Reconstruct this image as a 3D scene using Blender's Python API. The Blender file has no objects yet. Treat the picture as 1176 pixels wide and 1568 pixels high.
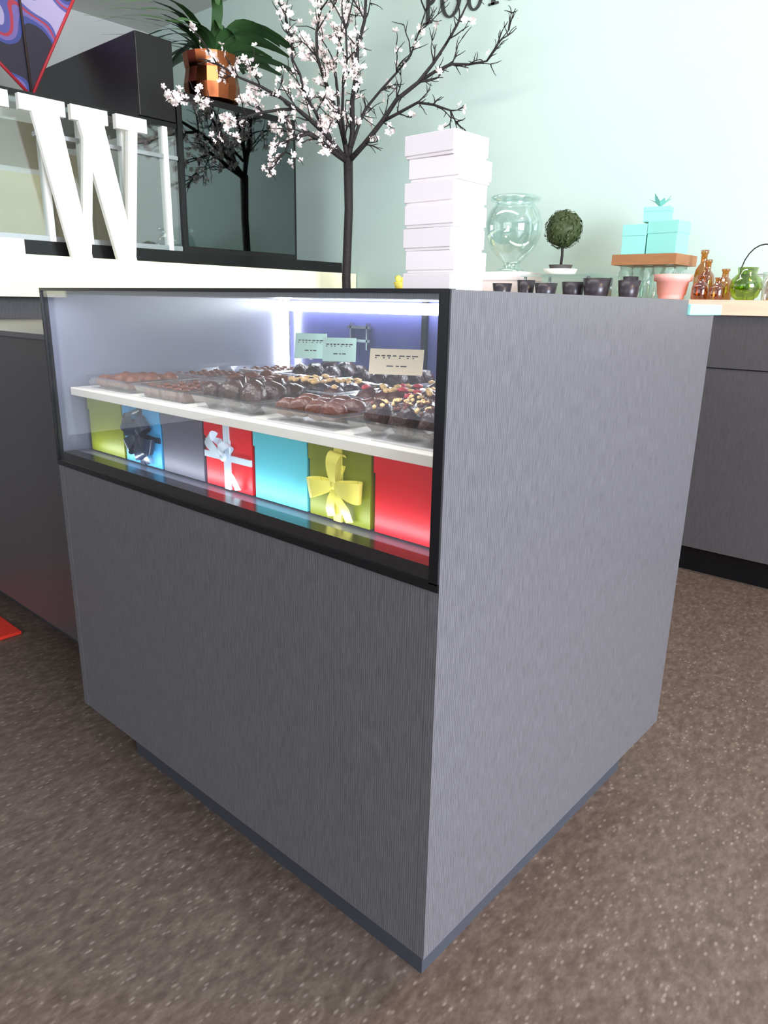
import bpy, bmesh, math, random
from mathutils import Vector, Matrix, noise
random.seed(7)
scene=bpy.context.scene
scene.view_settings.view_transform='Standard'

# ---------------------------------------------------------------- materials
def srgb(r,g,b):
    def c(v):
        v/=255.
        return v/12.92 if v<=.04045 else ((v+.055)/1.055)**2.4
    return (c(r),c(g),c(b),1)
def mat(name,col,rough=.5,metal=0,spec=.5,emis=None,es=0,bump=0,bscale=50,var=0,vscale=5,coat=0,stretch=None,trans=0,ior=1.45):
    m=bpy.data.materials.new(name); m.use_nodes=True
    nt=m.node_tree; b=nt.nodes['Principled BSDF']
    b.inputs['Base Color'].default_value=col
    b.inputs['Roughness'].default_value=rough
    b.inputs['Metallic'].default_value=metal
    b.inputs['Specular IOR Level'].default_value=spec
    b.inputs['Coat Weight'].default_value=coat
    b.inputs['Transmission Weight'].default_value=trans
    b.inputs['IOR'].default_value=ior
    if emis: b.inputs['Emission Color'].default_value=emis; b.inputs['Emission Strength'].default_value=es
    tc=nt.nodes.new('ShaderNodeTexCoord'); mp=nt.nodes.new('ShaderNodeMapping')
    nt.links.new(tc.outputs['Object'],mp.inputs['Vector'])
    if stretch: mp.inputs['Scale'].default_value=stretch
    if var:
        n=nt.nodes.new('ShaderNodeTexNoise'); n.inputs['Scale'].default_value=vscale; n.inputs['Detail'].default_value=4
        nt.links.new(mp.outputs[0],n.inputs['Vector'])
        mx=nt.nodes.new('ShaderNodeMix'); mx.data_type='RGBA'
        mx.inputs['A'].default_value=tuple(c*(1-var) for c in col[:3])+(1,)
        mx.inputs['B'].default_value=tuple(min(1,c*(1+var)) for c in col[:3])+(1,)
        nt.links.new(n.outputs['Fac'],mx.inputs['Factor']); nt.links.new(mx.outputs['Result'],b.inputs['Base Color'])
    if bump:
        n2=nt.nodes.new('ShaderNodeTexNoise'); n2.inputs['Scale'].default_value=bscale; n2.inputs['Detail'].default_value=3
        nt.links.new(mp.outputs[0],n2.inputs['Vector'])
        bp=nt.nodes.new('ShaderNodeBump'); bp.inputs['Strength'].default_value=bump; bp.inputs['Distance'].default_value=.01
        nt.links.new(n2.outputs['Fac'],bp.inputs['Height']); nt.links.new(bp.outputs[0],b.inputs['Normal'])
    return m
def glassmat(name,tint=(1,1,1,1),refl=.08,edge=.6,rough=.02,gcol=(1,1,1,1)):
    m=bpy.data.materials.new(name); m.use_nodes=True; nt=m.node_tree; nt.nodes.clear()
    o=nt.nodes.new('ShaderNodeOutputMaterial'); tr=nt.nodes.new('ShaderNodeBsdfTransparent'); gl=nt.nodes.new('ShaderNodeBsdfGlossy')
    tr.inputs[0].default_value=tint; gl.inputs['Color'].default_value=gcol; gl.inputs['Roughness'].default_value=rough
    lw=nt.nodes.new('ShaderNodeLayerWeight'); lw.inputs['Blend'].default_value=.25
    mr=nt.nodes.new('ShaderNodeMapRange'); mr.inputs['To Min'].default_value=refl; mr.inputs['To Max'].default_value=edge
    mx=nt.nodes.new('ShaderNodeMixShader')
    nt.links.new(lw.outputs['Facing'],mr.inputs['Value']); nt.links.new(mr.outputs[0],mx.inputs[0])
    nt.links.new(tr.outputs[0],mx.inputs[1]); nt.links.new(gl.outputs[0],mx.inputs[2]); nt.links.new(mx.outputs[0],o.inputs[0])
    return m

M={}
def laminate(name,c1,c2,rough):
    # fine vertical pinstripe laminate: 4.5 mm ribs + faint grain
    m=mat(name,c1,rough=rough,spec=.6); nt=m.node_tree; b=nt.nodes['Principled BSDF']; ln=nt.links.new
    tc=nt.nodes.new('ShaderNodeTexCoord'); mp=nt.nodes.new('ShaderNodeMapping'); mp.inputs['Scale'].default_value=(420,420,30)
    n=nt.nodes.new('ShaderNodeTexNoise'); n.inputs['Scale'].default_value=1.0; n.inputs['Detail'].default_value=1
    ln(tc.outputs['Object'],mp.inputs[0]); ln(mp.outputs[0],n.inputs['Vector'])
    sx=nt.nodes.new('ShaderNodeSeparateXYZ'); ln(tc.outputs['Object'],sx.inputs[0])
    ad=nt.nodes.new('ShaderNodeMath'); ad.operation='ADD'; ln(sx.outputs['X'],ad.inputs[0]); ln(sx.outputs['Y'],ad.inputs[1])
    ml=nt.nodes.new('ShaderNodeMath'); ml.operation='MULTIPLY'; ml.inputs[1].default_value=2*math.pi/.0045; ln(ad.outputs[0],ml.inputs[0])
    si=nt.nodes.new('ShaderNodeMath'); si.operation='SINE'; ln(ml.outputs[0],si.inputs[0])
    ma=nt.nodes.new('ShaderNodeMath'); ma.operation='MULTIPLY_ADD'; ma.inputs[1].default_value=.2; ln(si.outputs[0],ma.inputs[0]); ln(n.outputs['Fac'],ma.inputs[2])
    r=nt.nodes.new('ShaderNodeValToRGB'); r.color_ramp.elements[0].color=c1; r.color_ramp.elements[1].color=c2
    r.color_ramp.elements[0].position=.2; r.color_ramp.elements[1].position=.8
    ln(ma.outputs[0],r.inputs[0]); ln(r.outputs[0],b.inputs['Base Color'])
    return m
M['lam']=laminate('grey_laminate',srgb(68,67,69),srgb(90,89,92),.34)
M['lamdark']=laminate('grey_laminate_dark',srgb(60,57,58),srgb(74,70,71),.45)
M['kick']=mat('kick_dark',srgb(52,54,60),.5)
M['black']=mat('black_frame',srgb(12,12,14),.25)
M['blackmat']=mat('black_panel',srgb(16,14,14),.35,bump=.05)
M['mint']=mat('mint_wall',srgb(184,204,196),.65,var=.03,vscale=2,bump=.06,bscale=120)
M['greywall']=mat('pale_wall',srgb(190,190,186),.7,var=.04)
M['ceil']=mat('ceiling_white',srgb(205,205,200),.8,var=.03)
M['cream']=mat('cream_paint',srgb(250,244,208),.5,var=.03)
M['white']=mat('white_card',srgb(232,222,221),.6,var=.02,vscale=8)
M['whitep']=mat('white_paint',srgb(250,248,238),.4,var=.02)
M['marble']=mat('white_marble',srgb(240,232,220),.25,var=.08,vscale=14)
M['bark']=mat('bark',srgb(34,27,27),.7,bump=.6,bscale=60)
M['petal']=mat('petal',srgb(246,230,226),.6,var=.06,vscale=12)
M['leaf']=mat('leaf',srgb(52,84,44),.45,var=.4,vscale=6)
M['leafd']=mat('topiary_leaf',srgb(56,68,32),.6,var=.5,vscale=30)
M['copper']=mat('copper',srgb(150,86,54),.2,metal=1)
M['red']=mat('red_card',srgb(215,8,28),.4,var=.05)
M['olive']=mat('olive_card',srgb(118,126,10),.45,var=.05)
M['cyan']=mat('cyan_card',srgb(84,186,198),.5,var=.04)
M['blue']=mat('sky_blue_card',srgb(60,150,200),.5,var=.04)
M['gapgrey']=mat('gap_grey',srgb(88,86,100),.5,var=.04)
M['ryel']=mat('yellow_satin',srgb(238,226,104),.35,bump=.1,bscale=40)
M['rwhite']=mat('white_satin',srgb(205,220,230),.35,bump=.1,bscale=40)
M['rnavy']=mat('navy_satin',srgb(28,40,62),.25,bump=.1,bscale=40)
M['choc']=mat('milk_chocolate',srgb(84,42,25),.36,spec=.45,bump=.4,bscale=90,var=.3,vscale=40)
M['chocd']=mat('dark_chocolate',srgb(52,28,21),.34,spec=.45,bump=.5,bscale=90,var=.3,vscale=40)
M['chocr']=mat('cocoa_chocolate',srgb(98,54,36),.5,spec=.3,bump=.3,bscale=90,var=.3,vscale=40)
M['nut']=mat('chopped_nut',srgb(226,184,124),.5,var=.25,vscale=60)
M['pinkn']=mat('dried_berry',srgb(200,60,66),.5,var=.2,vscale=60)
M['navy']=mat('navy_door',srgb(60,62,104),.25)
M['lav']=mat('lavender_liner',srgb(98,99,114),.3,var=.03)
M['cardm']=mat('mint_sign',srgb(190,222,208),.6)
M['cardc']=mat('cream_sign',srgb(252,236,206),.6)
M['ink']=mat('ink',srgb(50,35,30),.7)
M['wood']=mat('light_wood',srgb(214,186,160),.5,var=.15,vscale=3,stretch=(2,20,20))
M['woodd']=mat('tray_wood',srgb(150,104,66),.5,var=.2,vscale=4,stretch=(3,20,20))
M['tan']=mat('tan_panel',srgb(168,152,120),.6,var=.06)
M['litpane']=mat('painted_pane_daylight',srgb(252,240,190),.7,var=.03)  # pale cream stands in for bright daylight in the window panes
M['teal']=mat('mint_box',srgb(135,202,190),.5,var=.04)
M['cup']=mat('dark_ceramic',srgb(52,46,52),.3)
M['pink']=mat('pink_ceramic',srgb(232,165,155),.35,var=.05)
M['amber']=glassmat('amber_glass',(.72,.42,.16,1),.08,.5)
M['green']=glassmat('green_glass',(.55,.68,.08,1),.08,.5)
M['aqua']=glassmat('aqua_glass',(.84,.94,.92,1),.10,.85)
M['clear']=glassmat('clear_glass',(.94,.97,.96,1),.05,.7)
M['pane']=glassmat('case_glass',(.97,.98,.98,1),.05,.30,.01)
M['plastic']=glassmat('clear_plastic',(.94,.95,.97,1),.08,.35,.08)
M['rim']=glassmat('plastic_rim',(.8,.83,.88,1),.4,.8,.15)
M['steel']=mat('steel',srgb(190,190,195),.25,metal=1)
M['mirror']=mat('smoked_glass',srgb(98,106,106),.03,metal=1)
M['led']=mat('led_strip',(1,1,1,1),.5,emis=(.86,.92,1,1),es=26)
M['redmat']=mat('red_mat',srgb(200,40,20),.9,bump=.5,bscale=200)
M['text']=mat('wall_lettering',srgb(50,52,52),.6)
M['terra']=mat('planter',srgb(70,66,64),.7)

def floor_mat():
    m=mat('mottled_linoleum',srgb(90,74,62),.36,spec=.4); nt=m.node_tree; b=nt.nodes['Principled BSDF']
    tc=nt.nodes.new('ShaderNodeTexCoord'); mp=nt.nodes.new('ShaderNodeMapping'); mp.inputs['Rotation'].default_value=(0,0,.6); mp.inputs['Scale'].default_value=(1,.5,1)
    nt.links.new(tc.outputs['Object'],mp.inputs[0])
    n=nt.nodes.new('ShaderNodeTexNoise'); n.inputs['Scale'].default_value=75; n.inputs['Detail'].default_value=5; n.inputs['Roughness'].default_value=.6
    nt.links.new(mp.outputs[0],n.inputs['Vector'])
    r=nt.nodes.new('ShaderNodeValToRGB'); e=r.color_ramp.elements
    e[0].position=.3; e[0].color=srgb(74,61,54); e[1].position=.66; e[1].color=srgb(102,88,79)
    x=e.new(.47); x.color=srgb(86,73,65); y=e.new(.76); y.color=srgb(138,125,114)
    nt.links.new(n.outputs['Fac'],r.inputs[0])
    v=nt.nodes.new('ShaderNodeTexVoronoi'); v.inputs['Scale'].default_value=70; nt.links.new(mp.outputs[0],v.inputs['Vector'])
    r2=nt.nodes.new('ShaderNodeValToRGB'); r2.color_ramp.elements[0].position=.0; r2.color_ramp.elements[0].color=(1,1,1,1)
    r2.color_ramp.elements[1].position=.26; r2.color_ramp.elements[1].color=(0,0,0,1)
    nt.links.new(v.outputs['Distance'],r2.inputs[0])
    n3=nt.nodes.new('ShaderNodeTexNoise'); n3.inputs['Scale'].default_value=18; nt.links.new(mp.outputs[0],n3.inputs['Vector'])
    mu=nt.nodes.new('ShaderNodeMath'); mu.operation='MULTIPLY'; nt.links.new(r2.outputs[0],mu.inputs[0]); nt.links.new(n3.outputs['Fac'],mu.inputs[1])
    mx=nt.nodes.new('ShaderNodeMix'); mx.data_type='RGBA'; nt.links.new(mu.outputs[0],mx.inputs['Factor'])
    nt.links.new(r.outputs[0],mx.inputs['A']); mx.inputs['B'].default_value=srgb(158,146,134)
    nt.links.new(mx.outputs['Result'],b.inputs['Base Color'])
    return m
M['floor']=floor_mat()
def kite_mat():
    m=mat('kite_cloth',srgb(120,90,150),.6); nt=m.node_tree; b=nt.nodes['Principled BSDF']
    tc=nt.nodes.new('ShaderNodeTexCoord')
    v=nt.nodes.new('ShaderNodeTexWave'); v.inputs['Scale'].default_value=2.4; v.inputs['Distortion'].default_value=9; v.inputs['Detail'].default_value=1.
    nt.links.new(tc.outputs['Object'],v.inputs['Vector'])
    r=nt.nodes.new('ShaderNodeValToRGB'); r.color_ramp.interpolation='CONSTANT'; e=r.color_ramp.elements
    e[0].color=srgb(30,24,40); e[0].position=0; e[1].color=srgb(50,60,120) ; e[1].position=.25
    for p,c in ((.42,srgb(100,84,140)),(.6,srgb(150,40,60)),(.72,srgb(70,70,130)),(.88,srgb(150,140,170))):
        k=e.new(p); k.color=c
    nt.links.new(v.outputs['Fac'],r.inputs[0]); nt.links.new(r.outputs[0],b.inputs['Base Color'])
    return m
M['kite']=kite_mat()
M['kred']=mat('kite_border',srgb(160,36,46),.6)

# ---------------------------------------------------------------- builder
class B:
    def __init__(s,name):
        s.name=name; s.bm=bmesh.new(); s.mats=[]
    def mi(s,m):
        m=M[m]
        if m not in s.mats: s.mats.append(m)
        return s.mats.index(m)
    def face(s,vs,i,smooth=False):
        try:
            f=s.bm.faces.new(vs); f.material_index=i; f.smooth=smooth; return f
        except ValueError: return None
    def box(s,lo,hi,m,rot=0,piv=None,taper=0):
        i=s.mi(m); c=[(lo[k]+hi[k])/2 for k in range(3)]
        if piv is None: piv=c
        vs=[]
        for z in (0,1):
            for x,y in ((0,0),(1,0),(1,1),(0,1)):
                p=Vector((hi[0] if x else lo[0],hi[1] if y else lo[1],hi[2] if z else lo[2]))
                if taper and z==0:
                    p.x=c[0]+(p.x-c[0])*(1-taper); p.y=c[1]+(p.y-c[1])*(1-taper)
                if rot:
                    d=p-Vector(piv); p=Vector(piv)+Vector((d.x*math.cos(rot)-d.y*math.sin(rot),d.x*math.sin(rot)+d.y*math.cos(rot),d.z))
                    p.z=hi[2] if z else lo[2]
                vs.append(s.bm.verts.new(p))
        for q in ((3,2,1,0),(4,5,6,7),(0,1,5,4),(1,2,6,5),(2,3,7,6),(3,0,4,7)): s.face([vs[k] for k in q],i)
        return s
    def lathe(s,prof,c,m,n=28,smooth=True,capb=True,capt=True):
        i=s.mi(m); rings=[]
        for r,z in prof:
            rings.append([s.bm.verts.new((c[0]+r*math.cos(2*math.pi*k/n),c[1]+r*math.sin(2*math.pi*k/n),c[2]+z)) for k in range(n)])
        for a,b in zip(rings,rings[1:]):
            for k in range(n): s.face([a[k],a[(k+1)%n],b[(k+1)%n],b[k]],i,smooth)
        if capb and prof[0][0]>1e-4: s.face(list(reversed(rings[0])),i)
        if capt and prof[-1][0]>1e-4: s.face(rings[-1],i)
        return s
    def tube(s,pts,rad,m,n=8):
        i=s.mi(m); pts=[Vector(p) for p in pts]; rings=[]
        for k,p in enumerate(pts):
            d=(pts[min(k+1,len(pts)-1)]-pts[max(k-1,0)]).normalized()
            u=d.orthogonal().normalized() if k==0 else (u-d*u.dot(d)).normalized()
            w=d.cross(u); r=rad[k] if isinstance(rad,(list,tuple)) else rad
            rings.append([s.bm.verts.new(p+(u*math.cos(2*math.pi*j/n)+w*math.sin(2*math.pi*j/n))*r) for j in range(n)])
        for a,b in zip(rings,rings[1:]):
            for k in range(n): s.face([a[k],a[(k+1)%n],b[(k+1)%n],b[k]],i,True)
        s.face(list(reversed(rings[0])),i); s.face(rings[-1],i)
        return s
    def blob(s,c,r,m,sub=2,amp=.15,freq=60,sc=(1,1,1),rot=0):
        i=s.mi(m); res=bmesh.ops.create_icosphere(s.bm,subdivisions=sub,radius=1)
        cr,sr=math.cos(rot),math.sin(rot); c=Vector(c)
        for v in res['verts']:
            n=v.co.normalized(); k=1+amp*noise.noise(n*2.2+c*freq)
            p=Vector((n.x*sc[0],n.y*sc[1],n.z*sc[2]))*r*k
            v.co=c+Vector((p.x*cr-p.y*sr,p.x*sr+p.y*cr,p.z))
        fs=set()
        for v in res['verts']:
            for f in v.link_faces: fs.add(f)
        for f in fs: f.material_index=i; f.smooth=True
        return s
    def prism(s,poly,axis,a,b,m):
        i=s.mi(m)
        def P(p,v): return (v,p[0],p[1]) if axis=='x' else (p[0],v,p[1])
        A=[s.bm.verts.new(P(p,a)) for p in poly]; Bv=[s.bm.verts.new(P(p,b)) for p in poly]
        s.face(A,i); s.face(list(reversed(Bv)),i); n=len(poly)
        for k in range(n): s.face([A[k],Bv[k],Bv[(k+1)%n],A[(k+1)%n]],i)
        return s
    def strip(s,pts,wid,m,wv=(0,0,1)):
        i=s.mi(m); wv=Vector(wv); L=[]
        for k,p in enumerate(pts):
            w=wid[k] if isinstance(wid,(list,tuple)) else wid
            p=Vector(p); L.append((s.bm.verts.new(p-wv*w/2),s.bm.verts.new(p+wv*w/2)))
        for a,b in zip(L,L[1:]): s.face([a[0],b[0],b[1],a[1]],i,True)
        return s
    def done(s,bevel=0,parent=None,fix=True):
        if fix: bmesh.ops.recalc_face_normals(s.bm,faces=s.bm.faces)
        me=bpy.data.meshes.new(s.name); s.bm.to_mesh(me); s.bm.free()
        for m in s.mats: me.materials.append(m)
        o=bpy.data.objects.new(s.name,me); scene.collection.objects.link(o)
        if bevel:
            md=o.modifiers.new('bevel','BEVEL'); md.width=bevel; md.segments=2; md.limit_method='ANGLE'
        if parent: o.parent=parent
        return o
def empty(name):
    o=bpy.data.objects.new(name,None); scene.collection.objects.link(o); return o

# ---------------------------------------------------------------- room shell (floor z=-0.1, everything is lifted at the end)
F=-.1
B('floor').box((-6,-5,F-.05),(4.6,3.2,F),'floor').done()
B('wall_back').box((-6,3.1,F),(4.6,3.2,3.2),'mint').done()
B('wall_left').box((-5.7,-5,F),(-5.6,3.1,3.2),'greywall').done()
B('ceiling').box((-6,-5,3.2),(4.6,3.2,3.25),'ceil').done()
wd=B('window_1'); wd.box((-5.6,.9,1.3),(-5.56,2.10,2.4),'whitep').box((-5.56,.98,1.38),(-5.552,1.48,1.96),'litpane').box((-5.56,1.54,1.38),(-5.552,2.03,1.96),'litpane').box((-5.56,.98,2.0),(-5.552,2.03,2.32),'tan'); wd.done()
B('wall_cupboard').box((-5.6,2.13,1.2),(-5.3,2.5,2.1),'tan').box((-5.3,2.15,1.24),(-5.29,2.31,2.06),'tan').box((-5.3,2.33,1.24),(-5.29,2.48,2.06),'tan').done(.004)

# ---------------------------------------------------------------- display counter
dc=empty('display_counter')
H=1.07; W=1.14; D=.96; GB=.68
p=B('side_panel_right'); p.box((-.018,0,.03),(0,D,1.04),'lam'); p.box((-.018,0,1.04),(0,.80,H),'lam'); p.done(parent=dc)
B('side_panel_left').box((-W,.0,.03),(-W+.02,D,GB),'lam').box((-W,.012,GB),(-W+.008,.70,H-.012),'lav').box((-W,.70,GB),(-W+.02,D,1.04),'lam').done(parent=dc)
B('front_panel').box((-W+.02,0.0003,.03),(-.018,.02,GB),'lam').done(parent=dc)
B('back_panel').box((-W+.02,D-.02,.03),(-.018,D,1.04),'lam').done(parent=dc)
B('bottom_panel').box((-W+.02,.02,.03),(-.02,D-.02,.05),'lamdark').done(parent=dc)
B('toe_kick').box((-W+.12,.07,F),(-.055,D-.08,.03),'kick').done(parent=dc)
B('top_panel').box((-W,.006,H-.012),(-.02,.80,H),'lam').box((-W+.02,.80,1.025),(-.02,D-.02,1.04),'lam').done(parent=dc)
B('case_floor').box((-W+.02,.02,GB),(-.02,.74,.70),'lav').box((-W+.02,.004,GB),(-.02,.035,.703),'black').done(parent=dc)
B('case_back_doors').box((-W+.02,.715,.70),(-.56,.73,H-.012),'navy').box((-.60,.73,.70),(-.02,.745,H-.012),'navy').box((-.615,.705,.70),(-.60,.715,H-.012),'black').done(parent=dc)
fr=B('glass_frame')
fr.box((-W,-.002,GB-.010),(-.001,.012,GB+.002),'black').box((-W,-.002,H-.005),(-.003,.012,H+.001),'black')
fr.box((-.018,-.002,GB),(-.003,.012,H-.005),'black').box((-W,-.002,GB),(-W+.006,.012,H-.005),'black')
fr.done(parent=dc)
B('front_glass').box((-W+.006,.001,GB+.002),(-.018,.005,H-.005),'pane').done(parent=dc)
B('shelf').box((-W+.012,.04,.832),(-.020,.70,.85),'marble').done(.002,parent=dc)
B('glass_ledge').box((-.35,.80,1.04),(.006,D+.03,1.062),'teal').done(.002,parent=dc)
led=B('led_strips'); led.box((-W+.03,.68,1.026),(-.03,.695,1.053),'led').box((-W+.010,.68,.86),(-W+.030,.70,1.05),'led'); led.done(parent=dc)
B('door_lock').box((-.86,.700,.93),(-.855,.714,1.0),'steel').box((-.80,.700,.93),(-.795,.714,1.0),'steel').box((-.87,.700,.985),(-.785,.712,.992),'steel').box((-.87,.700,.95),(-.785,.712,.957),'steel').done(parent=dc)

# gift boxes
def loop(b,c,dx,dz,m,w0=.010,w1=.036,L=.060,bul=.020):
    pts=[];ws=[]
    ax=Vector((dx,0,dz)).normalized(); wv=Vector((-ax.z,0,ax.x))
    for k in range(17):
        a=k/16*2*math.pi
        r=(1-math.cos(a))/2
        y=-math.sin(a)*bul*.8
        pts.append(Vector(c)+ax*(L*r)+Vector((0,y*(.4+.6*r)-.004,0))); ws.append(w0+(w1-w0)*r**.7)
    b.strip(pts,ws,m,wv)
def tail(b,c,pts,w,m):
    ps=[Vector(c)+Vector((x,y,z)) for x,y,z in pts]
    b.strip(ps,w,m,(1,0,.25))
def gift(x0,x1,m,rib=None,style=None,y0=.068):
    b=B('gift_box'); z0=.703; z1=.829
    b.box((x0+.003,y0,z0),(x1-.003,y0+.13,z1-.028),m); b.box((x0+.001,y0-.002,z1-.03),(x1-.001,y0+.132,z1),m)
    cx=(x0+x1)/2; yf=y0-.004
    if rib:
        b.box((cx-.009,yf,z0),(cx+.009,y0,z1),rib)
        if style!='v': b.box((x0+.002,yf+.0005,.758),(x1-.002,y0,.770),rib)
        c=(cx,yf-.004,.767)
        if style=='h':
            loop(b,c,-1,.9,rib,w1=.026,L=.055); loop(b,c,.5,1,rib,w1=.02,L=.03)
            tail(b,c,[(0,0,0),(.010,-.005,-.02),(.026,-.004,-.034),(.040,-.002,-.058)],[.008,.013,.014,.018],rib)
            tail(b,c,[(0,0,0),(-.012,-.006,.01),(-.03,-.004,.018),(-.052,-.002,.03)],[.008,.013,.014,.013],rib)
        else:
            loop(b,c,-1,-.25 if style=='v' else .6,rib); loop(b,c,1,-.08 if style=='v' else -.3,rib)
            if style=='v': loop(b,c,.12,1,rib,L=.055,w1=.028)
            if style=='n':
                loop(b,c,-.3,1,rib,L=.055); loop(b,c,.8,.8,rib,L=.05); loop(b,c,-.9,-.7,rib,L=.05); loop(b,c,.5,-1,rib,L=.05)
            tail(b,c,[(0,0,0),(.008,-.006,-.02),(.024,-.004,-.038),(.034,-.002,-.058)],[.010,.018,.02,.016],rib)
            tail(b,c,[(0,0,0),(-.004,-.006,-.02),(-.010,-.004,-.04),(-.008,-.002,-.055)],[.010,.018,.02,.018],rib)
        b.blob((cx,yf-.008,.767),.008,rib,2,.1,sc=(1,.7,1.1))
    return b.done(fix=False)
gift(-1.105,-.948,'olive'); gift(-.944,-.794,'blue','rnavy','n'); gift(-.790,-.640,'gapgrey'); gift(-.636,-.488,'red','rwhite','h')  # the plain grey block is added where only a dim gap shows
gift(-.484,-.338,'cyan'); gift(-.336,-.190,'olive','ryel','v'); gift(-.186,-.036,'red')

# chocolates
def tray(ix,iy,kind):
    x0=-1.095+ix*.213; y0=.062+iy*.207; w=.186; d=.168; h=.028; z=.8505
    b=B('chocolate_tray')
    t=.0012
    b.box((x0+.008,y0+.008,z),(x0+w-.008,y0+d-.008,z+t),'plastic')
    i=b.mi('plastic'); ir=b.mi('rim')
    lo=[(x0+.010,y0+.010),(x0+w-.010,y0+.010),(x0+w-.010,y0+d-.010),(x0+.010,y0+d-.010)]
    hi=[(x0,y0),(x0+w,y0),(x0+w,y0+d),(x0,y0+d)]
    A=[b.bm.verts.new((p[0],p[1],z)) for p in lo]; C=[b.bm.verts.new((p[0],p[1],z+h)) for p in hi]
    E=[b.bm.verts.new((p[0]+(-.008 if k in (0,3) else .008),p[1]+(-.008 if k<2 else .008),z+h-.0025)) for k,p in enumerate(hi)]
    for k in range(4):
        b.face([A[k],A[(k+1)%4],C[(k+1)%4],C[k]],i); b.face([C[k],C[(k+1)%4],E[(k+1)%4],E[k]],ir)
    nx,ny=(4,3) if kind!='flat' else (5,4)
    if kind in ('truffle','dark'): nx,ny=3,3
    for a in range(nx):
        for c in range(ny):
            cx=x0+.036+a*(w-.072)/(nx-1)+random.uniform(-.004,.004); cy=y0+.036+c*(d-.072)/(ny-1)+random.uniform(-.004,.004)
            k=kind; rot=random.random()*6; dz=random.uniform(-.003,.006)
            if k=='oval': b.blob((cx,cy,z+.022+dz),.026,'choc',3,.14,sc=(1.0,.66,.66),rot=.6+random.uniform(-.4,.4))
            elif k=='truffle':
                b.blob((cx,cy,z+.027+dz),.025,'chocd',3,.25,rot=rot)
                for j in range(18):
                    an=random.random()*6.28; q=random.random()
                    b.blob((cx+.021*q*math.cos(an),cy+.021*q*math.sin(an),z+dz+.027+.024*math.sqrt(max(0,1-.6*q*q))),.0042,'nut' if random.random()<.55 else 'chocr',1,.4,rot=rot)
            elif k=='nutc':
                mm=random.choice(('chocd','choc','chocd'))
                b.blob((cx,cy,z+.021+dz),.022,mm,2,.4,sc=(1,1,.85),rot=rot)
                for j in range(random.choice((1,2,3))):
                    an=j*2.1+rot; b.blob((cx+.011*math.cos(an),cy+.011*math.sin(an),z+.038+dz),.009,'nut',1,.3,sc=(1.3,.8,.6),rot=an)
            elif k=='berry':
                b.blob((cx,cy,z+.021+dz),.022,'choc',2,.35,sc=(1,1,.85),rot=rot)
                for j in range(random.choice((1,2,2))):
                    an=j*3.1+rot; b.blob((cx+.010*math.cos(an),cy+.010*math.sin(an),z+.039+dz),.0095,'pinkn' if (j+a+c)%3==0 else 'nut',1,.3,sc=(1.2,.8,.6),rot=an)
            elif k=='dark': b.blob((cx,cy,z+.026+dz),.0265,'chocd',2,.4,rot=rot)
            elif k=='flat':
                cx=x0+.028+a*(w-.056)/(nx-1); cy=y0+.028+c*(d-.056)/(ny-1)
                b.box((cx-.012,cy-.012,z+.002),(cx+.012,cy+.012,z+.022),'choc',rot=random.uniform(-.15,.15)); b.blob((cx,cy,z+.023),.009,'chocr',1,.2,sc=(1,1,.5))
            elif k=='milk': b.blob((cx,cy,z+.018+dz),.023,'chocr',2,.25,sc=(1,.8,.7),rot=rot)
    return b.done(fix=False)
layout=[['milk','flat','flat'],['flat','milk','dark'],['dark','nutc','dark'],['oval','berry','nutc'],['truffle','nutc','dark']]
for ix in range(5):
    for iy in range(3): tray(ix,iy,layout[ix][iy])

def sign(c,w,h,m,yaw,lines,tilt=.5):
    b=B('price_sign')
    b.box((-w/2,-.0012,0),(w/2,.0012,h),m)
    b.box((-.004,.001,0),(.004,.02,.003),'clear')
    for (z0,segs) in lines:
        for (a,e) in segs: b.box((a*w/2,-.0018,z0*h),(e*w/2,-.0012,z0*h+.0025),'ink')
    o=b.done(); o.rotation_euler=(-tilt,0,yaw); o.location=c; return o
words=[(.70,[(-.8,-.62),(-.56,-.42),(-.36,-.2),(-.14,0),(.1,.3),(.36,.52),(.58,.8)]),(.62,[(-.8,-.74),(-.5,-.44),(-.3,-.24),(.1,.16),(.4,.46),(.6,.66)]),(.3,[(-.35,-.1),(0,.12),(.18,.4)])]
sign((-.46,.43,.907),.115,.055,'cardc',.55,words,.35)
sign((-.90,.59,.907),.085,.066,'cardm',.55,words,.25)
sign((-.78,.58,.907),.085,.060,'cardm',.65,words,.25)

# ---------------------------------------------------------------- stack of white boxes on the counter
st=B('stacked_gift_boxes'); z=H+.0005
offs=[(0,0,0),(.004,.003,.02),(-.002,.0,-.01),(.003,-.003,.015),(-.003,.002,0),(.006,.004,.03),(-.002,-.002,-.015)]
for k,(ox,oy,r) in enumerate(offs):
    x1=-.40+ox; y0=.53+oy; hh=.0452
    st.box((x1-.128,y0+.003,z),(x1-.003,y0+.117,z+hh-.016),'white',rot=r,piv=(x1-.06,y0+.06,0))
    st.box((x1-.131,y0,z+.006),(x1,y0+.12,z+hh),'white',rot=r,piv=(x1-.06,y0+.06,0)); z+=hh+.0003
st.done(.0015)

# ---------------------------------------------------------------- left low counter
B('service_counter').box((-3.12,.18,.0),(-W-.005,.80,.935),'lamdark').box((-3.12,.26,F),(-W-.005,.72,.0),'kick').box((-3.12,.17,.935),(-W-.005,.82,.951),'lam').done(.001)
B('floor_mat').box((-2.5,-.2,F),(-1.95,.16,F+.012),'redmat').done(.003)

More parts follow.
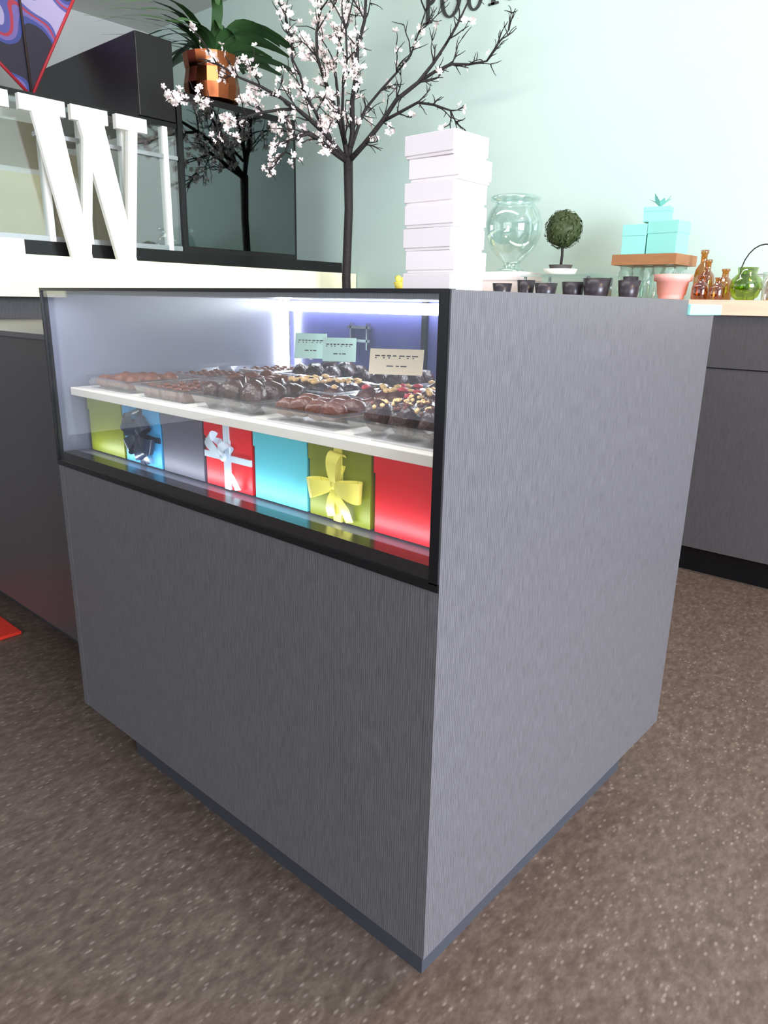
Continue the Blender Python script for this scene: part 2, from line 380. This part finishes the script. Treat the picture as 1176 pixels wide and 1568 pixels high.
# ---------------------------------------------------------------- left bar, letters, glass screen, black cabinet
XM=-3.28
bar=B('back_bar'); bar.box((-3.85,-1.0,F),(XM,3.09,1.05),'lam').box((-3.85,-1.0,1.05),(-3.14,3.09,1.245),'cream').box((-3.85,-1.0,1.245),(XM,3.09,1.32),'black'); bar.done()
sc=empty('glass_screen')
B('screen_panes').box((XM-.02,-.6,1.345),(XM-.012,1.79,1.96),'clear').done(parent=sc)
g=B('screen_frames')
for y in (-.6,-.1,.35,.62,1.02,1.22,1.45,1.70): g.box((XM-.045,y,1.32),(XM,y+.03,1.96),'whitep' if y not in (.62,) else 'steel')
g.box((XM-.045,-.6,1.96),(XM,1.79,1.985),'black'); g.box((XM-.04,-.6,1.32),(XM-.001,1.79,1.345),'steel'); g.box((XM-.04,1.0,1.80),(XM-.001,1.79,1.82),'steel'); g.done(parent=sc)
cab=B('black_cabinet'); cab.box((-3.85,1.80,1.32),(XM-.004,2.67,2.156),'blackmat').box((XM-.004,1.83,1.35),(XM,2.65,2.12),'mirror')
cab.box((-3.80,1.792,1.36),(-3.32,1.80,2.1),'aqua'); cab.done()
B('extractor_hood').box((-4.49,1.57,1.99),(XM,1.79,2.387),'blackmat').done(.004)
def glyph(name,y0,w,z0,h,polys):
    b=B(name)
    for n_,p in enumerate(polys):
        b.prism([(y0+u*w,z0+v*h) for u,v in p],'x',-3.215-.0008*n_,-3.19+.0008*n_,'whitep')
    b.done()
glyph('letter_sign',.895,.64,1.2455,.705,[((.07,.99),(.29,0),(.46,0),(.28,.99)),((.375,0.01),(.45,0.01),(.57,.98),(.49,.98)),((.42,.985),(.68,0),(.85,0),(.63,.985)),((.765,.01),(.84,.01),(.94,.98),(.86,.98)),
  ((0,.905),(.34,.905),(.34,1),(0,1)),((.385,.905),(.68,.905),(.68,1),(.385,1)),((.75,.905),(1.02,.905),(1.02,1),(.75,1))])
glyph('letter_sign',.42,.43,1.2455,.705,[((.3,.01),(.68,.01),(.68,.99),(.3,.99)),((0,0),(1,0),(1,.1),(0,.1)),((0,.9),(1,.9),(1,1),(0,1))])

# pot with plant
pl=B('potted_palm'); pc=(-3.46,2.17,2.1565)
pl.lathe([(.11,0),(.155,.03),(.165,.11),(.15,.19),(.155,.21),(.165,.27),(.15,.27),(.14,.22)],pc,'copper',16,smooth=False)
pl.lathe([(.14,.225),(.0,.23)],pc,'bark',16)
for k in range(46):
    a=random.random()*6.283; L=random.uniform(.4,.66); rise=random.uniform(.35,.9)
    pts=[];ws=[]
    d=Vector((math.cos(a),math.sin(a),0)); 
    for j in range(9):
        s_=j/8; p=Vector(pc)+Vector((0,0,.22))+d*(L*s_*(.35+.75*s_))+Vector((0,0,rise*L*1.6*(s_-.75*s_*s_)))
        p.y=min(p.y,3.06); p.z=min(p.z,3.15); 
        if p.x>-3.35: p.x=-3.35+(p.x+3.35)*.25
        pts.append(p); ws.append(.016+.060*math.sin(math.pi*min(1,s_*.95+.03))**.8)
    pl.strip(pts,ws,'leaf',d.cross(Vector((0,0,1))).normalized()*.9+Vector((0,0,.3)))
pl.done(fix=False)

# kite
k=B('patterned_kite')
cs=[(-4.0,1.326,2.137),(-4.0,1.70,2.83),(-4.0,1.30,3.05),(-4.0,.96,2.45)]
k.prism([(c[1],c[2]) for c in cs],'x',-4.0,-4.004,'kite')
for a,e in ((0,1),(1,2),(2,3),(3,0)): k.tube([Vector(cs[a])+Vector((.004,0,0)),Vector(cs[e])+Vector((.004,0,0))],.009,'kred',6)
k.tube([Vector(cs[0])+Vector((.01,0,0)),Vector(cs[2])+Vector((.01,0,0))],.007,'ink',6); k.tube([Vector(cs[2]),(-4.0,1.3,3.2)],.002,'ink',5); k.done()

# ---------------------------------------------------------------- blossom tree
random.seed(21)
T0=Vector((-2.78,2.64,0)); ex=Vector((.745,.666,0)); ey=Vector((-.666,.745,0)); FZ=1.86
def L2W(l,d,u):
    p=T0+ex*l+ey*d+Vector((0,0,FZ+u)); p.x=max(p.x,-3.15); p.y=min(p.y,3.07); return p
tr=B('blossom_tree')
tr.lathe([(.16,0),(.20,.02),(.23,.38),(.24,.40),(.21,.40),(.20,.36)],(T0.x,T0.y,F),'terra',24); tr.lathe([(.205,.36),(0,.37)],(T0.x,T0.y,F),'bark',20)
tr.tube([T0+Vector((0,0,F+.35)),T0+Vector((.01,0,.6)),T0+Vector((-.012,0,1.2)),T0+Vector((.008,0,1.6)),T0+Vector((0,0,FZ+.02))],[.034,.030,.027,.026,.028],'bark',10)
br=[
 ([(0,0,0),(-.12,-.12,.12),(-.27,-.26,.22),(-.45,-.42,.29),(-.62,-.56,.34)],.75,.8),
 ([(0,0,.0),(-.10,-.1,.05),(-.22,-.2,.11),(-.32,-.26,.06),(-.38,-.28,-.04)],.5,.7),
 ([(0,0,0),(-.05,.0,.22),(-.14,-.02,.44),(-.18,-.05,.66),(-.15,-.06,.90)],.8,1),
 ([(0,0,0),(.02,.05,.34),(.05,.05,.62),(.10,.0,.90),(.13,0,1.0)],.85,1),
 ([(0,0,0),(.20,-.1,.20),(.40,-.2,.38),(.54,-.25,.55),(.66,-.3,.76)],.12,.75),
 ([(.40,-.2,.38),(.58,-.25,.46),(.76,-.35,.45),(.86,-.4,.58)],.10,.6),
 ([(.20,-.1,.20),(.40,-.2,.28),(.58,-.3,.22),(.62,-.35,.10)],.06,.6),
 ([(.02,0,.08),(.10,.05,.30),(.28,.0,.48),(.40,-.1,.66),(.46,-.1,.85)],.25,.8),
 ([(-.12,-.12,.12),(-.24,-.18,.32),(-.30,-.22,.48),(-.32,-.26,.62)],.5,.6),
 ([(-.27,-.26,.22),(-.44,-.40,.17),(-.58,-.50,.10),(-.78,-.62,.17)],.75,.6),
 ([(-.02,0,.1),(-.02,-.2,.35),(.0,-.3,.6),(.05,-.35,.85)],.85,1),
 ([(-.05,0,.22),(-.08,.05,.5),(-.02,.1,.8)],.8,1),
]
def flower(b,p,s):
    n=Vector((random.uniform(-1,1),random.uniform(-1,1),random.uniform(-.6,1))).normalized(); u=n.orthogonal().normalized(); w=n.cross(u)
    i=b.mi('petal'); c=b.bm.verts.new(p)
    a0=random.random()*6
    for q in range(5):
        a=a0+q*1.2566
        def pt(r,da,hh): return b.bm.verts.new(p+(u*math.cos(a+da)+w*math.sin(a+da))*r*s+n*hh*s)
        b.face([c,pt(.65,-.55,.18),pt(1,-.25,.4),pt(1,.25,.4),pt(.65,.55,.18)],i)
def twig(p,d,L,dens,depth):
    pts=[p]; dd=d.copy(); n=4
    for j in range(n):
        dd=(dd+Vector((random.uniform(-.35,.35),random.uniform(-.35,.35),random.uniform(-.25,.35)))).normalized()
        q=pts[-1]+dd*L/n; q.y=min(q.y,3.06); q.x=max(q.x,-3.18)
        pts.append(q)
    r=.005 if depth==0 else .0034
    tr.tube(pts,[r,r*.85,r*.7,r*.55,r*.4],'bark',5)
    for q in pts[1:]:
        if random.random()<dens*.46:
            for _ in range(random.choice((1,2,3))): flower(tr,q+Vector([random.uniform(-.02,.02) for _ in range(3)]),random.uniform(.013,.021))
    if depth<1:
        for _ in range(3): twig(pts[random.randint(1,4)],(dd+Vector([random.uniform(-1,1) for _ in range(3)])).normalized(),L*.55,dens,depth+1)
for pts,dens,tl in br:
    P=[L2W(*p) for p in pts]; fine=[P[0]]
    for a,b_ in zip(P,P[1:]):
        fine+= [a.lerp(b_,.5)+Vector([random.uniform(-.015,.015) for _ in range(3)]),b_]
    m=len(fine); r0=.017 if pts[0][2]==0 else .010
    tr.tube(fine,[r0*(1-.75*k_/(m-1)) for k_ in range(m)],'bark',6)
    for k_ in range(1,m):
        d=(fine[k_]-fine[k_-1]).normalized()
        for _ in range(2):
            twig(fine[k_],(d+Vector([random.uniform(-.8,.8) for _ in range(3)])).normalized(),random.uniform(.12,.24)*tl,dens,0)
tr.done(fix=False)

# ---------------------------------------------------------------- back counter
CT=1.09
B('back_cabinet').box((-2.35,2.47,.026),(3.6,3.09,1.03),'lamdark').box((-2.35,2.53,F),(3.6,3.05,.026),'black').box((-2.35,2.466,.815),(3.6,2.475,.819),'black')\
 .box((-2.37,2.45,1.03),(3.62,3.095,CT),'wood').done(.001)
j=B('white_gift_box'); j.box((-1.80,2.68,CT),(-1.56,2.90,CT+.13),'white').box((-1.805,2.675,CT+.09),(-1.555,2.905,CT+.135),'white'); j.done(.002)
j=B('glass_apothecary_jar'); j.lathe([(.075,0),(.078,.008),(.05,.02),(.04,.04),(.07,.07),(.115,.115),(.145,.18),(.15,.25),(.13,.31),(.105,.335),(.102,.35),(.13,.358),(.132,.374),(.11,.382),(.03,.386),(0,.388)],(-1.685,2.79,CT+.136),'aqua',32).done()
# topiary
t=B('topiary_ball'); c=(-1.366,2.75)
t.lathe([(.03,0),(.075,.006),(.085,.03),(.080,.03),(.07,.012),(.0,.01)],(c[0],c[1],1.205),'whitep',28)
t.lathe([(.045,.012),(.06,.05),(.05,.05),(0,.045)],(c[0],c[1],1.205),'terra',20)
t.tube([(c[0],c[1],1.24),(c[0]+.004,c[1],1.30),(c[0],c[1],1.37)],.007,'bark',6)
t.blob((c[0],c[1],1.425),.085,'leafd',3,.12,20)
i=t.mi('leafd')
for _ in range(900):
    n=Vector((random.gauss(0,1),random.gauss(0,1),random.gauss(0,1))).normalized(); p=Vector((c[0],c[1],1.425))+n*random.uniform(.080,.096)
    u=(n.orthogonal()+Vector([random.uniform(-.6,.6) for _ in range(3)])).normalized(); w=(n.cross(u)+n*random.uniform(-.6,.6)).normalized(); s_=.009
    t.face([t.bm.verts.new(p-u*s_),t.bm.verts.new(p-w*s_*.6),t.bm.verts.new(p+u*s_),t.bm.verts.new(p+w*s_*.6)],i)
t.done(fix=False)
r=B('glass_riser'); r.box((-1.52,2.62,1.195),(-1.12,2.92,1.2045),'aqua') 
for x in (-1.50,-1.15):
    for y in (2.64,2.89): r.lathe([(.008,0),(.008,.105)],(x,y,CT),'steel',10)
r.done()
def cup(x,y,r=.045,h=.075,m='cup'):
    B('ceramic_cup').lathe([(r*.75,0),(r*.8,.004),(r,h),(r*.92,h),(r*.72,.01),(0,.008)],(x,y,CT),m,24).done()
for x,y,r,h in ((-1.56,2.52,.05,.07),(-1.44,2.55,.045,.085),(-1.31,2.52,.055,.07),(-1.18,2.55,.055,.075),(-1.05,2.53,.065,.09),(-.89,2.52,.05,.08),(-.93,2.62,.035,.10)): cup(x,y,r,h)
def jar(name,x,y,prof,m,z=CT,n=24): B(name).lathe(prof,(x,y,z),m,n).done()
jar('pink_flower_pot',-.715,2.57,[(.05,0),(.052,.005),(.068,.075),(.080,.078),(.082,.105),(.072,.105),(.06,.02),(0,.015)],'pink')
for x,y,h,r in ((-.61,2.68,.17,.032),(-.585,2.55,.10,.036),(-.53,2.67,.13,.034),(-.51,2.53,.09,.03),(-.68,2.82,.22,.035)):
    jar('amber_bottle',x,y,[(r*.9,0),(r,.008),(r,h*.5),(r*.85,h*.62),(r*.4,h*.74),(r*.38,h*.92),(r*.5,h*.93),(r*.5,h),(r*.3,h)],'amber')
jar('green_glass_vase',-.415,2.58,[(.03,0),(.05,.015),(.062,.055),(.055,.085),(.035,.105),(.04,.13),(.034,.13),(.028,.105),(.04,.08),(.05,.05),(.03,.015),(0,.012)],'green')
for x,y,h,r,m in ((-.32,2.56,.11,.03,'clear'),(-.34,2.70,.09,.04,'amber'),(-.25,2.6,.09,.035,'green'),(-.22,2.72,.13,.045,'clear')):
    jar('glass_tumbler',x,y,[(r*.8,0),(r*.82,.004),(r,h),(r*.94,h),(r*.76,.012),(0,.01)],m)
w=B('wire_basket'); wx,wy=-.45,2.90
for zz,rr in ((.0,.06),(.05,.08),(.11,.09)):
    w.tube([(wx+rr*math.cos(a*.2618),wy+rr*math.sin(a*.2618),CT+.003+zz) for a in range(25)],.0025,'steel',5)
for a in range(12):
    an=a*.5236; w.tube([(wx+.06*math.cos(an),wy+.06*math.sin(an),CT+.003),(wx+.09*math.cos(an),wy+.09*math.sin(an),CT+.113)],.0018,'steel',5)
w.tube([(wx+.09*math.cos(math.pi*q/12),wy,CT+.113+.13*math.sin(math.pi*q/12)) for q in range(13)],.003,'bark',5); w.done()
# wooden tray standing on glass blocks + teal boxes
wt=B('wooden_tray'); a0,a1=-1.06,-.755
wt.box((a0,2.68,1.245),(a1,2.94,1.26),'woodd')
wt.box((a0,2.68,1.26),(a1,2.69,1.292),'woodd').box((a0,2.93,1.26),(a1,2.94,1.292),'woodd').box((a0,2.69,1.26),(a0+.01,2.93,1.292),'woodd').box((a1-.01,2.69,1.26),(a1,2.93,1.292),'woodd')
for x in (a0+.05,(a0+a1)/2,a1-.05):
    for y in (2.74,2.88): wt.lathe([(.036,0),(.038,.006),(.038,.12),(.030,.135),(.030,.1545)],(x,y,CT),'aqua',20)
wt.done()
def tbox(x0,y0,z0,w,d,h,r=0):
    b=B('mint_gift_box'); pv=(x0+w/2,y0+d/2,0)
    b.box((x0+.002,y0+.002,z0),(x0+w-.002,y0+d-.002,z0+h*.72),'teal',rot=r,piv=pv).box((x0,y0,z0+h*.7),(x0+w,y0+d,z0+h),'teal',rot=r,piv=pv); b.done(.001)
tbox(-1.038,2.71,1.2605,.112,.11,.165,.08); tbox(-.917,2.72,1.2605,.145,.13,.175,-.06); tbox(-.965,2.75,1.4365,.12,.08,.065,.2)
tp=B('tissue_bow')
for q in range(7):
    a=q*.9; tp.strip([(-.90,2.79,1.5035),(-.90+.025*math.cos(a),2.79+.025*math.sin(a),1.525),(-.90+.05*math.cos(a),2.79+.05*math.sin(a),1.555 if q%2 else 1.535)],[.006,.025,.004],'teal',(-math.sin(a),math.cos(a),0))
tp.done(fix=False)
b=B('yellow_flower_bowl'); b.lathe([(.05,0),(.09,.05),(.10,.08),(.09,.08),(0,.05)],(-2.25,2.62,CT),'ryel',20)
for q in range(10): b.blob((-2.25+random.uniform(-.06,.06),2.62+random.uniform(-.06,.06),CT+.085+random.uniform(0,.02)),.022,'ryel',1,.4)
b.done(fix=False)

# wall lettering (serif caps)
wl=B('wall_lettering_sign'); Y1,Y0=3.0995,3.090
def rect(x0,z0,x1,z1): wl.prism([(x0,z0),(x1,z0),(x1,z1),(x0,z1)],'y',Y1,Y0,'text')
def arc(cx,cz,rx,rz,t0,t1,a0,a1,n=20):
    for q in range(n):
        a=a0+(a1-a0)*q/n; c_=a0+(a1-a0)*(q+1)/n
        def th(x): return t0+(t1-t0)*abs(math.cos(x))
        wl.prism([(cx+rx*math.cos(a),cz+rz*math.sin(a)),(cx+rx*math.cos(c_),cz+rz*math.sin(c_)),(cx+(rx-th(c_))*math.cos(c_),cz+(rz-th(c_))*math.sin(c_)),(cx+(rx-th(a))*math.cos(a),cz+(rz-th(a))*math.sin(a))],'y',Y1,Y0,'text')
zb=2.655; h=.20
def Pch(x):
    rect(x+.02,zb,x+.043,zb+h); rect(x,zb,x+.065,zb+.009); rect(x,zb+h-.007,x+.05,zb+h); arc(x+.04,zb+h*.73,.055,h*.27,.007,.022,-1.57,1.57)
def Och(x): arc(x+.075,zb+h/2,.075,h/2+.002,.009,.024,0,6.2832,36)
def Uch(x):
    rect(x+.018,zb+.06,x+.040,zb+h); rect(x+.115,zb+.06,x+.123,zb+h); rect(x,zb+h-.007,x+.058,zb+h); rect(x+.098,zb+h-.007,x+.142,zb+h); arc(x+.0705,zb+.065,.0525,.067,.009,.02,math.pi,2*math.pi)
def Rch(x):
    Pch(x); wl.prism([(x+.055,zb+h*.48),(x+.13,zb),(x+.155,zb),(x+.08,zb+h*.5)],'y',Y1,Y0,'text')
Pch(-2.60); Och(-2.475); Uch(-2.30); Rch(-2.135); wl.done(fix=True)

# ---------------------------------------------------------------- camera
cam=bpy.data.cameras.new('camera'); co=bpy.data.objects.new('camera',cam); scene.collection.objects.link(co)
right=Vector((.74542,.66634,.01837)); back=-Vector((-.63634,.71953,-.2781))
back.normalize(); right=(right-back*right.dot(back)).normalized(); up=back.cross(right)
mw=Matrix((right,up,back)).transposed().to_4x4(); mw.translation=Vector((.5531,-.7428,1.0524)); co.matrix_world=mw
cam.sensor_fit='VERTICAL'; cam.sensor_height=36; cam.sensor_width=27; cam.lens=36*1105/1568; cam.clip_start=.02
scene.camera=co

# ---------------------------------------------------------------- lights
w=bpy.data.worlds.new('world'); scene.world=w; w.use_nodes=True
w.node_tree.nodes['Background'].inputs[0].default_value=(.72,.80,.95,1); w.node_tree.nodes['Background'].inputs[1].default_value=.7
def area(name,loc,target,sx,sy,power,col,parent=None):
    l=bpy.data.lights.new(name,'AREA'); l.shape='RECTANGLE'; l.size=sx; l.size_y=sy; l.energy=power; l.color=col
    o=bpy.data.objects.new(name,l); scene.collection.objects.link(o); o.location=loc
    o.rotation_euler=(Vector(target)-Vector(loc)).to_track_quat('-Z','Y').to_euler(); return o
area('window_light_side',(4.3,-.5,1.5),(0,0,.8),3.0,2.2,760,(.80,.87,1))
area('window_light_front',(-.8,-4.6,1.9),(-.8,3,1.6),4.5,2.2,70,(1,.98,.94))
area('added_wall_fill',(-2.0,1.5,3.12),(-2.0,3.1,1.5),3.6,.25,34,(1,.98,.92))  # added fill to brighten the back wall, no such fixture known
area('ceiling_warm_lamp',(1.5,1.3,3.12),(1.1,1.3,0),.5,.5,60,(1,.60,.30))
area('led_light_back',(-.57,.672,1.045),(-.57,.2,.80),1.05,.012,3.2,(.85,.92,1))
area('added_case_fill',(-.57,.03,1.05),(-.57,.12,.75),1.05,.012,3.0,(.92,.95,1))  # added fill for gift boxes and chocolates, no strip exists here
area('led_light_floor',(-.57,.037,.708),(-.57,.12,.78),1.05,.008,.8,(.85,.92,1))
for o in list(scene.objects):
    if o.parent is None: o.location.z+=.1
